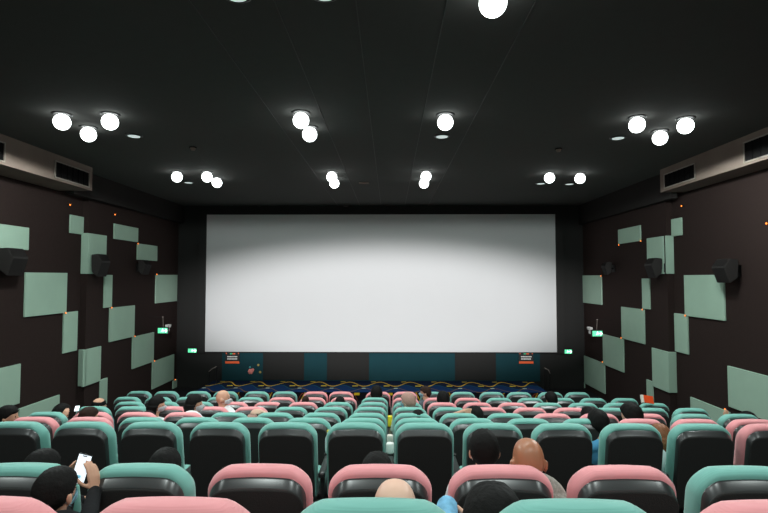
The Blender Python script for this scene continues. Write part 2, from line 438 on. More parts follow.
# carpet material
def carpet_mat(name, riser=False):
    m = bpy.data.materials.new(name); m.use_nodes = True; nt = m.node_tree; bs = nt.nodes['Principled BSDF']
    bs.inputs['Roughness'].default_value = 0.95; bs.inputs['Specular IOR Level'].default_value = 0.1
    tc = nt.nodes.new('ShaderNodeTexCoord'); sp = nt.nodes.new('ShaderNodeSeparateXYZ'); nt.links.new(tc.outputs['Object'], sp.inputs[0])
    def mth(op, a, b_=None):
        n = nt.nodes.new('ShaderNodeMath'); n.operation = op
        for i, v in enumerate((a, b_)):
            if v is None: continue
            if isinstance(v, (int, float)): n.inputs[i].default_value = v
            else: nt.links.new(v, n.inputs[i])
        return n.outputs[0]
    X = sp.outputs['X']; Yv = sp.outputs['Z'] if riser else sp.outputs['Y']
    per = 0.93
    k = 2 * math.pi / per
    def wave(ph, amp, base, kk=1.0):
        return mth('ADD', mth('MULTIPLY', mth('SINE', mth('ADD', mth('MULTIPLY', X, k * kk), ph)), amp), base)
    def line(w, th): return mth('LESS_THAN', mth('ABSOLUTE', mth('SUBTRACT', Yv, w)), th)
    def mixc(f, a, b_):
        n = nt.nodes.new('ShaderNodeMix'); n.data_type = 'RGBA'; nt.links.new(f, n.inputs[0])
        for i, v in ((6, a), (7, b_)):
            if isinstance(v, tuple): n.inputs[i].default_value = (*lin(v), 1)
            else: nt.links.new(v, n.inputs[i])
        return n.outputs[2]
    def dash(x0, y0, wd, hd):
        xx = mth('FRACT', mth('ADD', mth('DIVIDE', X, per), x0)); a = mth('LESS_THAN', xx, wd)
        return mth('MULTIPLY', a, line_c(y0, hd))
    def line_c(y0, hd): return mth('LESS_THAN', mth('ABSOLUTE', mth('SUBTRACT', Yv, y0)), hd)
    if riser:
        c = mixc(line(wave(0.4, 0.30, 0.15, 1.0), 0.03), (22, 20, 26), (200, 164, 40))
        c = mixc(line(wave(2.2, 0.14, 0.12, 2.0), 0.018), c, (120, 56, 36))
        c = mixc(dash(0.5, 0.25, 0.16, 0.035), c, (214, 180, 40))
    else:
        hi = mth('LESS_THAN', Yv, wave(1.2, 0.25, -0.15))
        c = mixc(hi, (15, 28, 52), (15, 46, 88))
        c = mixc(line(wave(1.2, 0.27, -0.13), 0.035), c, (24, 78, 96))
        c = mixc(line(wave(2.9, 0.25, -0.55), 0.03), c, (120, 90, 60))
        c = mixc(line(wave(0, 0.30, 0.28), 0.045), c, (212, 168, 52))
        c = mixc(dash(0.05, 0.62, 0.16, 0.05), c, (186, 160, 50))
        c = mixc(dash(0.62, 0.02, 0.18, 0.05), c, (232, 200, 60))
        c = mixc(dash(0.30, -0.30, 0.12, 0.04), c, (196, 206, 190))
    nt.links.new(c, bs.inputs['Base Color'])
    return m
M['carpet'] = carpet_mat('blue_wave_carpet'); M['riser'] = carpet_mat('dark_wave_carpet', True)
ST0, ST1 = 14.5, FRONT_Y - 0.065
stx0 = at_y(196, 386, ST0).x; stx1 = at_y(547, 386, ST0).x
t = thing('stage', 'low stage below the screen with blue carpet of yellow waves', 'stage', ((stx0 + stx1) / 2, (ST0 + ST1) / 2, 0))
sh = (ST1 - ST0) / 2; sw = (stx1 - stx0) / 2
b = bmesh.new(); box(b, (-sw, -sh, 0), (sw, sh, 0.295)); link('platform', b, M['riser'], t)
b = bmesh.new(); box(b, (-sw - 0.01, -sh - 0.01, 0.295), (sw + 0.01, sh, 0.31)); link('carpet_top', b, M['carpet'], t)

# notice signs under the screen
def notice(px, label):
    p = at_y(px, 352.5, FRONT_Y - 0.12)
    w = 14.0 * FRONT_Y / F / 2; h = 11 * FRONT_Y / F
    t = thing('notice_sign', label, 'sign', (p.x, FRONT_Y - 0.075, p.z - h), 0, 'notice signs under the screen')
    b = bmesh.new(); box(b, (-w, 0, 0), (w, 0.03, h)); link('board', b, M['signblack'], t)
    b = bmesh.new(); box(b, (-w, -0.004, 0.0), (w, 0.0, h * 0.2)); link('orange_band', b, M['signorange'], t)
    b = bmesh.new()
    for zz in (0.36, 0.56):
        x = -w * 0.72
        while x < w * 0.66:
            l = w * random.uniform(0.12, 0.22); box(b, (x, -0.004, h * zz), (x + l, 0, h * (zz + 0.09))); x += l + w * 0.03
    link('white_text_lines', b, M['white'], t)
    b = bmesh.new(); box(b, (-w * 0.35, -0.004, h * 0.82), (w * 0.0, 0, h * 0.93)); link('green_symbol', b, M['signgreen'], t)
    b = bmesh.new(); box(b, (w * 0.02, -0.004, h * 0.82), (w * 0.4, 0, h * 0.93)); link('red_symbol', b, M['signorange'], t)
    b = bmesh.new()
    for s in (-1, 1): box(b, (s * w * 0.86 - 0.015, -0.006, h * 0.84), (s * w * 0.86 + 0.015, 0, h * 0.97))
    link('clip', b, M['signorange'], t)
notice(232, 'black and orange notice sign below the left end of the screen')
notice(526.5, 'black and orange notice sign below the right end of the screen')

# exit signs
def running_man(b, s, y):
    # little running figure made of bars
    def bar(p, q, r): cyl(b, (p[0] * s, y, p[1] * s), (q[0] * s, y, q[1] * s), r * s, r * s, 8)
    sph(b, (0.02 * s, y, 0.42 * s), 0.10 * s, 2)
    bar((0, .3), (-.06, 0), .08); bar((-.06, 0), (.16, -.14), .06); bar((.16, -.14), (.1, -.4), .05)
    bar((-.06, 0), (-.16, -.24), .06); bar((-.16, -.24), (-.38, -.26), .05)
    bar((0, .26), (.24, .16), .045); bar((0, .26), (-.24, .12), .045)
def exit_box(name, p, w, h, rot, label):
    t = thing(name, label, 'exit sign', p, rot)
    b = bmesh.new(); box(b, (-w / 2 - 0.02, -0.02, -h / 2 - 0.02), (w / 2 + 0.02, 0.06, h / 2 + 0.02), 0.008); link('housing', b, M['bracket'], t)
    b = bmesh.new(); box(b, (-w / 2, -0.028, -h / 2), (w / 2, -0.021, h / 2)); link('lit_face', b, M['exit'], t)
    b = bmesh.new(); running_man(b, h * 0.8, -0.032)
    x = w * 0.30
    cyl(b, (x - 0.06, -0.032, 0), (x + 0.03, -0.032, 0), 0.012); cyl(b, (x + 0.05, -0.032, 0), (x, -0.032, 0.045), 0.01); cyl(b, (x + 0.05, -0.032, 0), (x, -0.032, -0.045), 0.01)
    link('running_figure', b, M['exitwhite'], t)
    return t
p = at_y(192.5, 350.5, FRONT_Y - 0.1); exit_box('exit_sign', p, 0.26, 0.12, 0, 'green lit exit sign on the black wall left of the screen')
p = at_y(567.3, 351.5, FRONT_Y - 0.1); exit_box('exit_sign', p, 0.26, 0.12, 0, 'green lit exit sign on the black wall right of the screen')
for side, px, py in ((-1, 163, 330.5), (1, 597, 333.5)):
    X = wx(side, None, False); s = -side
    p = at_x(px, py, X + s * 0.45)
    t = exit_box('exit_sign', (X + s * 0.45, p.y, p.z), 0.26, 0.14, 0, 'green exit sign hanging from the %s wall on a rod' % ('left' if side < 0 else 'right'))
    b = bmesh.new(); cyl(b, (0, 0.02, 0.08), (side * 0.02, 0.02, 0.36), 0.006); sph(b, (side * 0.02, 0.02, 0.37), 0.02); link('hanging_rod', b, M['grille'], t)
    b = bmesh.new(); cyl(b, (side * 0.02, 0.02, 0.37), (side * 0.45, 0.02, 0.37), 0.004); link('wall_arm', b, M['black'], t)
    # emergency twin lamp next to it
    p = at_x(px + side * -5 if side < 0 else px - 4.5, py - 0.5 if side < 0 else py - 3, X + s * 0.06) if side < 0 else at_x(590.5, 331, X + s * 0.06)
    if side < 0: p = at_x(167.5, 328.5, X + s * 0.06)
    t = thing('emergency_light', 'small white twin lamp emergency light on the %s wall by exit sign' % ('left' if side < 0 else 'right'), 'emergency light', (X, p.y, p.z))
    b = bmesh.new(); box(b, (min(0, s * 0.07), -0.13, -0.09), (max(0, s * 0.07), 0.13, 0.04), 0.01); link('battery_box', b, M['white'], t)
    for q in (-0.07, 0.07):
        b = bmesh.new(); cyl(b, (s * 0.03, q, 0.09), (s * 0.12, q, 0.07), 0.035, 0.05); link('lamp', b, M['white'], t)

# small decorations and handrails at the front wall
t = thing('wall_decoration', 'small pink and yellow flower decoration on the teal wall', 'decoration', at_y(250.5, 371.5, FRONT_Y - 0.06))
for k, (x, z, r, c) in enumerate(((0, 0, .09, 'pinkdeco'), (0.07, 0.05, .05, 'pinkdeco'), (-0.02, 0.13, .035, 'tealdeco'), (0.24, 0.2, .04, 'golddeco'), (0.3, -0.02, .04, 'golddeco'))):
    if c not in M: M[c] = mat(c, {'pinkdeco': (214, 130, 122), 'tealdeco': (60, 140, 140), 'golddeco': (170, 150, 84)}[c], rough=0.8)
    b = bmesh.new()
    for j in range(6):
        a = j * math.pi / 3; sph(b, (x + r * 0.55 * math.cos(a), 0, z + r * 0.55 * math.sin(a)), (r * 0.5, 0.015, r * 0.5), 1)
    sph(b, (x, -0.01, z), (r * 0.35, 0.02, r * 0.35), 1)
    link('flower', b, M[c], t, True)
for pts, lab in ((((209, 371.5), (212, 368.8), (216.5, 366.6)), 'short pale handrail left of the stage'),
                 (((544.5, 368), (548.5, 370), (550, 373.5)), 'short pale handrail right of the stage')):
    pp = [at_y(x, y, 15.6) for x, y in pts]
    t = thing('handrail', lab, 'handrail', (pp[1].x, 15.6, 0))
    b = bmesh.new(); tube(b, [q - t.location for q in pp], 0.014); link('rail', b, M['grille'], t, True)
    b = bmesh.new()
    zb = 0.0
    for q in (pp[0], pp[-1]):
        l = q - t.location; cyl(b, (l.x, 0, zb), (l.x, 0, l.z), 0.018)
    link('post', b, M['bracket'], t)

# ------------------------------------------------------------------ ceiling fittings
LAMPS = []
def downlight(px, py, kind, label):
    p = at_z(px, py, CEIL - (0.112 if kind == 'lit' else 0.01))
    t = thing('downlight', label, 'ceiling light', (p.x, p.y, CEIL), 0, 'round downlights in the black ceiling')
    r = 0.095 if kind != 'tiny' else 0.06
    b = bmesh.new()
    n = 28
    prof = [(r + 0.035, 0), (r + 0.035, -0.008), (r + 0.004, -0.02), (r, -0.004), (r, 0.0)]
    rings = [[b.verts.new((a * math.cos(2 * math.pi * i / n), a * math.sin(2 * math.pi * i / n), z)) for i in range(n)] for a, z in prof]
    for j in range(len(prof) - 1):
        for i in range(n): b.faces.new((rings[j][i], rings[j][(i + 1) % n], rings[j + 1][(i + 1) % n], rings[j + 1][i]))
    link('trim_ring', b, M['ring'], t, True)
    b = bmesh.new()
    if kind == 'lit':
        sph(b, (0, 0, -0.112), (0.11, 0.11, 0.11), 3)  # lens swollen into a globe to imitate the lamp's round glare
        LAMPS.append((p.x, p.y))
        link('lens', b, M['lens'], t, True)
    else:
        cyl(b, (0, 0, -0.002), (0, 0, -0.018), r, r * 0.96, 28)
        link('lens', b, M['lensdim'] if kind == 'dim' else M['lensoff'], t)
for a in ((62, 122, 'lit', 'bright lamp leftmost of the left front trio on ceiling'),
          (88.5, 134.5, 'lit', 'bright lamp lowest, in the middle of the left trio'),
          (110, 122, 'lit', 'bright lamp rightmost of the left front trio on ceiling'),
          (301, 120.5, 'lit', 'bright lamp upper of the nearer pair left of ceiling centre'),
          (309.7, 134.5, 'lit', 'bright lamp lower of the nearer pair left of ceiling centre'),
          (445.3, 122.5, 'lit', 'single bright lamp right of ceiling centre above a dim oval one'),
          (637, 125, 'lit', 'bright lamp leftmost of the right front trio on ceiling'),
          (660, 138, 'lit', 'bright lamp lowest, in the middle of the right trio'),
          (685.5, 126, 'lit', 'bright lamp rightmost of the right front trio on ceiling'),
          (177, 177, 'lit', 'bright far left lamp standing alone left of a close pair'),
          (207, 177, 'lit', 'bright far left lamp, left one of the close pair'),
          (217, 182.8, 'lit', 'bright far left lamp, right one of the close pair'),
          (331.8, 177, 'lit', 'bright far lamp, upper of merged pair left of centre'),
          (334.3, 183.5, 'lit', 'bright far lamp, lower of merged pair left of centre'),
          (426, 176.5, 'lit', 'bright far lamp, upper of merged pair right of centre'),
          (424, 183.5, 'lit', 'bright far lamp, lower of merged pair right of centre'),
          (549.5, 178, 'lit', 'bright far right lamp, leftmost of three'),
          (580, 178.5, 'lit', 'bright far right lamp, rightmost of three'),
          (493, 3, 'lit', 'very bright lamp cut by the top photo edge'),
          (569.5, 184, 'dim', 'soft oval lamp in the far right group'),
          (134, 136, 'dim', 'dim oval downlight right of the left front trio'),
          (442, 136.5, 'dim', 'dim oval downlight below the single lamp right of centre'),
          (618, 138, 'dim', 'dim oval downlight left of the right front trio'),
          (188.5, 182.5, 'dim', 'dim oval downlight among the far left lamps'),
          (540.8, 183.5, 'dim', 'dim oval downlight among the far right lamps'),
          (236, -5, 'dim', 'dim downlight at the top photo edge, left of centre'),
          (324, -6, 'dim', 'dim downlight at the top photo edge, nearest the centre'),
          (260, 206.6, 'tiny', 'tiny unlit downlight in front of screen, leftmost'),
          (291, 206.6, 'tiny', 'tiny unlit downlight in front of screen, second from left'),
          (346, 206.0, 'tiny', 'tiny unlit downlight in front of screen, third from left'),
          (414, 206.4, 'tiny', 'tiny unlit downlight in front of screen, fourth from left'),
          (457, 206.8, 'tiny', 'tiny unlit downlight in front of screen, fifth from left'),
          (484, 206.4, 'tiny', 'tiny unlit downlight in front of screen, rightmost')):
    downlight(*a)
for px, py, lab in ((193, 147, 'round tan smoke detector on the left side of the ceiling'), (558.5, 148.5, 'round tan smoke detector on the right side of the ceiling')):
    p = at_z(px, py, CEIL); t = thing('smoke_detector', lab, 'smoke detector', p)
    b = bmesh.new(); cyl(b, (0, 0, 0), (0, 0, -0.02), 0.06, 0.06, 20); link('base', b, M['slat'], t)
    b = bmesh.new(); cyl(b, (0, 0, -0.02), (0, 0, -0.06), 0.05, 0.03, 20); link('sensor', b, M['soffit'], t)
p = at_z(364, 182.5, CEIL); b = bmesh.new(); box(b, (-0.12, -0.03, -0.03), (0.12, 0.03, 0), 0.006)
o = link('ceiling_sensor', b, M['soffit']); o.location = p; tag(o, 'small tan rectangular sensor on the middle of the ceiling', 'sensor')

# ------------------------------------------------------------------ cinema chair
def rr(hw, z0, z1, rt, rb, hump=0.0, humpw=0.17, bow=0.0):
    """outline of a rounded rectangle in x,z; top may carry a raised headrest"""
    pts = []
    n = 7
    def arc(cx, cz, r, a0, a1):
        for i in range(n + 1):
            a = a0 + (a1 - a0) * i / n; pts.append((cx + r * math.cos(a), cz + r * math.sin(a)))
    arc(hw - rb, z0 + rb, rb, -math.pi / 2, 0)
    for i in range(1, 5): pts.append((hw, z0 + rb + (z1 - rt - z0 - rb) * i / 5))
    arc(hw - rt, z1 - rt, rt, 0, math.pi / 2)
    m = 12
    for i in range(1, m): pts.append(((hw - rt) * (1 - 2 * i / m), z1))
    arc(-hw + rt, z1 - rt, rt, math.pi / 2, math.pi)
    for i in range(1, 5): pts.append((-hw, z1 - rt - (z1 - rt - z0 - rb) * i / 5))
    arc(-hw + rb, z0 + rb, rb, math.pi, 1.5 * math.pi)
    out = []
    for x, z in pts:
        if z > (z0 + z1) / 2:
            t = min(1, max(0, (humpw + 0.035 - abs(x)) / 0.07)); t = t * t * (3 - 2 * t)
            z += hump * t - bow * (x / hw) ** 2
        out.append((x, z))
    return out
def loft(bm, rings, lean):
    vr = []
    for y, pts in rings:
        vr.append([bm.verts.new((x, y - (z - 0.45) * lean, z)) for x, z in pts])
    n = len(vr[0])
    for a, c in zip(vr[:-1], vr[1:]):
        for i in range(n): bm.faces.new((a[i], a[(i + 1) % n], c[(i + 1) % n], c[i]))
    for r_ in (vr[0], vr[-1]):
        bm.faces.new(r_)
LEAN = 0.16
def backrest_bm():
    b = bmesh.new()
    spec = [(0.004, .215, .985, .08), (0.0, .236, 1.008, .09), (0.010, .248, 1.022, .098), (0.03, .256, 1.034, .102), (0.065, .259, 1.038, .102),
            (0.100, .256, 1.032, .102), (0.125, .244, 1.012, .095), (0.142, .218, .975, .08), (0.148, .16, .91, .07), (0.150, .08, .80, .05)]
    rings = []
    for i, (y, hw, z1, r) in enumerate(spec):
        z0 = 0.36 + (0.258 - hw) * (0.6 if i < 8 else 1.6)
        rings.append((y, rr(hw, z0, z1, r, 0.05, 0.012, 0.18, 0.016)))
    loft(b, rings, LEAN); return b
def shell_bm():
    b = bmesh.new()
    spec = [(0.02, .238, 1.006, .085, .30), (-0.002, .238, 1.006, .085, .30), (-0.008, .236, 1.000, .083, .305), (-0.042, .233, .970, .078, .31), (-0.044, .231, .967, .076, .315), (-0.045, .229, .965, .074, .32)]
    loft(b, [(y, rr(hw, z0, z1, r, 0.04, 0.004, 0.18, 0.016)) for y, hw, z1, r, z0 in spec], LEAN); return b
def backpanel_bm():
    b = bmesh.new()
    spec = [(-0.043, .232, .968, .077, .325), (-0.0475, .231, .967, .076, .326), (-0.0505, .228, .963, .073, .33), (-0.0515, .225, .960, .070, .333), (-0.0516, .222, .957, .067, .336), (-0.0517, .1, .8, .04, .42)]
    loft(b, [(y, rr(hw, z0, z1, r, 0.03, 0.0, 0.18, 0.015)) for y, hw, z1, r, z0 in spec], LEAN); return b
def seat_bm():
    b = bmesh.new()
    # cushion: loft along y of rounded sections
    rings = []
    for y, hw, z0, z1 in ((0.10, .20, .36, .42), (0.11, .235, .34, .445), (0.16, .245, .33, .46), (0.40, .248, .33, .475), (0.54, .245, .34, .475), (0.59, .235, .36, .455), (0.605, .21, .385, .43)):
        pts = rr(hw, z0, z1, min(.045, (z1 - z0) / 2.1), min(.03, (z1 - z0) / 2.1)); rings.append((y, pts))
    vr = [[b.verts.new((x, y, z)) for x, z in pts] for y, pts in rings]
    n = len(vr[0])
    for a, c in zip(vr[:-1], vr[1:]):
        for i in range(n): b.faces.new((a[i], a[(i + 1) % n], c[(i + 1) % n], c[i]))
    b.faces.new(vr[0]); b.faces.new(vr[-1]); return b
def make_seat(color):
    t = thing('cinema_chair', 'x', 'chair', (0, 0, 0), 0)
    link('backrest', backrest_bm(), M[color], t, True)
    link('back_shell', shell_bm(), M['shell'], t, True)
    link('back_panel', backpanel_bm(), M['panelback'], t, True)
    link('seat', seat_bm(), M[color], t, True)
    b = bmesh.new(); box(b, (0.268, -0.02, 0.56), (0.330, 0.44, 0.61), 0.015); ar = link('armrest', b, M['shell'], t)
    b = bmesh.new(); cyl(b, (0.299, 0.47, 0.56), (0.299, 0.47, 0.615), 0.036, 0.042, 20); link('cup_holder', b, M['panelback'], ar)
    b = bmesh.new(); box(b, (0.28, 0.05, 0.0), (0.318, 0.36, 0.56), 0.01); link('side_support', b, M['shell'], t)
    b = bmesh.new(); box(b, (-0.06, 0.16, 0.0), (0.06, 0.42, 0.335), 0.02); box(b, (-0.13, 0.12, 0), (0.13, 0.46, 0.03), 0.01); link('pedestal', b, M['shell'], t)
    return t
def copy_thing(src, loc, label, group):
    r = src.copy(); COL.objects.link(r); r.location = loc; r['label'] = label; r['group'] = group
    for ch in list(src.children):
        c = ch.copy(); COL.objects.link(c); c.parent = r
        for g in ch.children:
            e = g.copy(); COL.objects.link(e); e.parent = c
    return r
PROTO = {'T': make_seat('teal'), 'P': make_seat('pink')}
USED = {'T': False, 'P': False}
ORD = ['first', 'second', 'third', 'fourth', 'fifth', 'sixth', 'seventh', 'eighth', 'ninth', 'tenth']
ROWNAME = {'A': 'row nearest the camera', 'B': 'second row from the camera', 'C': 'third row from the camera', 'D': 'fourth row from the camera',
           'E': 'fifth row from the camera', 'F': 'sixth row from the camera', 'G': 'third row from the screen', 'H': 'second row from the screen', 'I': 'front row below the screen'}
LEANOFF = (1.03 - 0.45) * LEAN     # top back edge sits at the row depth
SEATX = {}
def put_seat(rn, x, c, where):
    d, _ = ROWS[rn]
    z = FLOORZ[rn]
    loc = (x, d + LEANOFF, z)
    lab = '%s cinema chair, %s, %s' % ('teal' if c == 'T' else 'pink', ROWNAME[rn], where)
    g = 'cinema seats, ' + ROWNAME[rn]
    if not USED[c]:
        r = PROTO[c]; r.location = loc; r['label'] = lab; r['group'] = g; USED[c] = True
        if 'category' not in r: r['category'] = 'seat'
    else: copy_thing(PROTO[c], loc, lab, g)
COLS = {  # from the centre gap outwards
    'C': ('TTTTTT', 'TTTTTP'), 'D': ('TTTTTPP', 'TTTTPPP'), 'E': ('TTTTPPPT', 'TTTPPPTT'), 'F': ('TTTPPPTT', 'TTPPPTTT'),
    'G': ('TTPPPTTT', 'TPPPTTTT'), 'H': ('TPPPTTTTT', 'PPPTTTTT')}
for rn, (l, r_) in COLS.items():
    for i, c in enumerate(l): put_seat(rn, -(i + 0.5) * W, c, '%s seat left of the centre gap' % ORD[i])
    for i, c in enumerate(r_): put_seat(rn, (i + 0.5) * W, c, '%s seat right of the centre gap' % ORD[i])
for rn, lst in (('A', ((-2, 'P', 'at the left photo edge'), (-1, 'P', 'between left edge and the centre one'), (0, 'T', 'at the centre'), (1, 'T', 'first right of the centre one'), (2, 'P', 'at the right photo edge'))),
                ('B', ((-3, 'T', 'leftmost'), (-2, 'T', 'second from the left'), (-1, 'P', 'third from the left'), (0, 'P', 'in the middle'), (1, 'P', 'third from the right'), (2, 'P', 'second from the right'), (3, 'T', 'rightmost')))):
    for k, c, w in lst: put_seat(rn, k * W - 0.05, c, w)
dI = ROWS['I'][0]
Ipx = [(137.5, 'T'), (165, 'T'), (197, 'T'), (224.5, 'T'), (256, 'T'), (284, 'T'), (315, 'P'), (341, 'P'), (378, 'P'), (405, 'P'), (433, 'T'), (463, 'T'), (492.6, 'T'), (520, 'T'), (551.5, 'T'), (578.5, 'T')]
for i, (px, c) in enumerate(Ipx):
    w = ('%s from the left' % ORD[i]) if i < 8 else ('%s from the right' % ORD[15 - i])
    put_seat('I', at_y(px, 395, dI).x, c, w)

# ------------------------------------------------------------------ people
def sstep(a, b_, x):
    t = max(0, min(1, (x - a) / (b_ - a))); return t * t * (3 - 2 * t)
def skull(d):
    """radius vector of the head surface for unit direction d (face towards +y)"""
    x, y, z = d
    ax, ay, az = 0.077, 0.096, 0.118
    pw = 2.4
    r = (abs(x / ax) ** pw + abs(y / ay) ** pw + abs(z / az) ** pw) ** (-1 / pw)
    if z < 0:
        t = sstep(0, -0.9, z)
        r *= 1 - 0.10 * t * (1 if y > 0 else 1.6)
        r *= 1 - 0.16 * t * abs(x)
    def g(cx, cy, cz, s, a):
        c = Vector((cx, cy, cz)).normalized(); q = (Vector(d) - c).length_squared
        return a * math.exp(-q / (2 * s * s))
    r += g(0, 1, -0.22, 0.11, 0.020) + g(0, 1, -0.08, 0.09, 0.008)      # nose
    r += g(0, 1, 0.18, 0.20, 0.003)
    r += g(0.38, 1, 0.02, 0.13, -0.007) + g(-0.38, 1, 0.02, 0.13, -0.007)   # eye sockets
    r += g(0, 0.75, -0.85, 0.2, 0.008)                                     # chin
    r += g(0, 0.9, -0.52, 0.10, 0.004)                                     # lips
    r += g(0, -1, 0.15, 0.5, 0.004)
    return r
def dirs(bm, nu=40, nv=26):
    rows_ = []
    top = bm.verts.new((0, 0, 1)); bot = bm.verts.new((0, 0, -1))
    for j in range(1, nv):
        th = math.pi * j / nv
        rows_.append([bm.verts.new((math.sin(th) * math.cos(2 * math.pi * i / nu), math.sin(th) * math.sin(2 * math.pi * i / nu), math.cos(th))) for i in range(nu)])
    for i in range(nu):
        bm.faces.new((top, rows_[0][i], rows_[0][(i + 1) % nu])); bm.faces.new((bot, rows_[-1][(i + 1) % nu], rows_[-1][i]))
    for a, c in zip(rows_[:-1], rows_[1:]):
        for i in range(nu): bm.faces.new((a[i], c[i], c[(i + 1) % nu], a[(i + 1) % nu]))
    return [top, bot] + [v for r_ in rows_ for v in r_]
def head_into(bm, c, rot, s):
    vs = dirs(bm)
    for v in vs:
        d = v.co.normalized(); v.co = c + rot @ (d * skull(d) * s)
    for sx in (-1, 1):   # ears
        ec = Vector((sx * 0.086, -0.010, -0.016)) * s
        er = Matrix.Rotation(sx * R(-22), 3, 'Z')
        sph(bm, c + rot @ ec, (0.013 * s, 0.020 * s, 0.034 * s), 2, rot @ er)
        sph(bm, c + rot @ (ec + Vector((sx * 0.006, -0.012, 0.008)) * s), (0.006 * s, 0.009 * s, 0.024 * s), 2, rot @ er)
def hair_obj(c, rot, s, style, m, parent, seed=0):
    b = bmesh.new(); vs = dirs(b, 56, 36)
    for v in vs:
        d = v.co.normalized(); x, y, z = d
        if style == 'long': lim = 0.42 if y > 0.55 else (0.42 - (0.55 - y) * 2.6)
        elif style == 'balding': lim = -0.2 if y < 0 else 0.1
        else: lim = 0.44 if y > 0.6 else (0.44 + (y - 0.6) * 0.9 if y > 0.1 else (-0.01 + (y - 0.1) * 0.95))
        lim = max(lim, -1.2)
        t = sstep(lim - 0.10, lim + 0.06, z)
        if style == 'balding': t *= 1 - sstep(0.62, 0.8, z)
        n = noise.noise(d * 9 + Vector((seed, 0, 0))) * 0.004 + noise.noise(d * 26) * 0.0022
        th = 0.016 if style != 'balding' else 0.007
        r = skull(d)
        if style == 'long' and y < 0.35 and z < 0.1:
            th += 0.012
        if style == 'full': th = 0.022
        rad = r - 0.012 + t * (0.012 + th + n)
        p = d * rad
        if style == 'long' and z < -0.15 and y < 0.45 and t > 0.5:
            p.z -= 0.10 * sstep(-0.15, -0.8, z); p.y -= 0.012
        v.co = c + rot @ (p * s)
    o = link('hair', b, m, parent, True)
    return o
def mask_obj(c, rot, s, m, parent):
    b = bmesh.new()
    nu, nv = 16, 10
    g = []
    for j in range(nv + 1):
        row_ = []
        for i in range(nu + 1):
            u = -1 + 2 * i / nu; v = -1 + 2 * j / nv
            ang = u * R(64); z = -0.50 + v * 0.50 * (1 - 0.25 * u * u)
            d = Vector((math.sin(ang), math.cos(ang), z)).normalized()
            rad = skull(d) + 0.009 + 0.016 * (1 - u * u) * (1 - v * v)
            row_.append(b.verts.new(c + rot @ (d * rad * s)))
        g.append(row_)
    fs = []
    for j in range(nv):
        for i in range(nu): fs.append(b.faces.new((g[j][i], g[j][i + 1], g[j + 1][i + 1], g[j + 1][i])))
    ex = bmesh.ops.solidify(b, geom=fs, thickness=0.003)
    for sx in (-1, 1):   # ear loops
        tube(b, [c + rot @ (Vector(q) * s) for q in ((sx * .064, .045, -.03), (sx * .082, .01, .012), (sx * .086, -.022, .012), (sx * .084, -.026, -.03), (sx * .066, .035, -.07))], 0.0016, 5)
    return link('face_mask', b, m, parent, True)
def hand_into(bm, w, d, n, s=1.0, side=1, curl=0.4):
    """w wrist, d finger direction, n palm normal (palm faces n)"""
    d = Vector(d).normalized(); n = Vector(n); n = (n - d * n.dot(d)).normalized(); x = n.cross(d) * side
    w = Vector(w)
    for k in range(4):
        o = (k - 1.5) * 0.019 * s
        a = w + d * 0.012 * s + x * o * 0.7; kn = w + d * (0.085 - 0.004 * abs(k - 1)) * s + x * o * 1.05
        cap(bm, a, kn, 0.0115 * s, 0.0105 * s)
        L = (0.042, 0.047, 0.044, 0.034)[k] * s; p = kn; ang = curl * 0.6
        for j, f in enumerate((1.0, 0.65, 0.5)):
            dd = d * math.cos(ang) + n * math.sin(ang); q = p + dd * L * f
            cap(bm, p, q, (0.0092 - 0.0008 * j) * s, (0.0084 - 0.0008 * j) * s); p = q; ang += curl
    # thumb from the side of the palm near its base
    p = w + d * 0.022 * s - x * 0.026 * s
    for L, a in ((0.040, 0.9), (0.032, 0.6), (0.026, 0.35)):
        dd = (d * math.cos(a) - x * math.sin(a) + n * 0.45).normalized(); q = p + dd * L * s
        cap(bm, p, q, 0.0115 * s, 0.010 * s); p = q
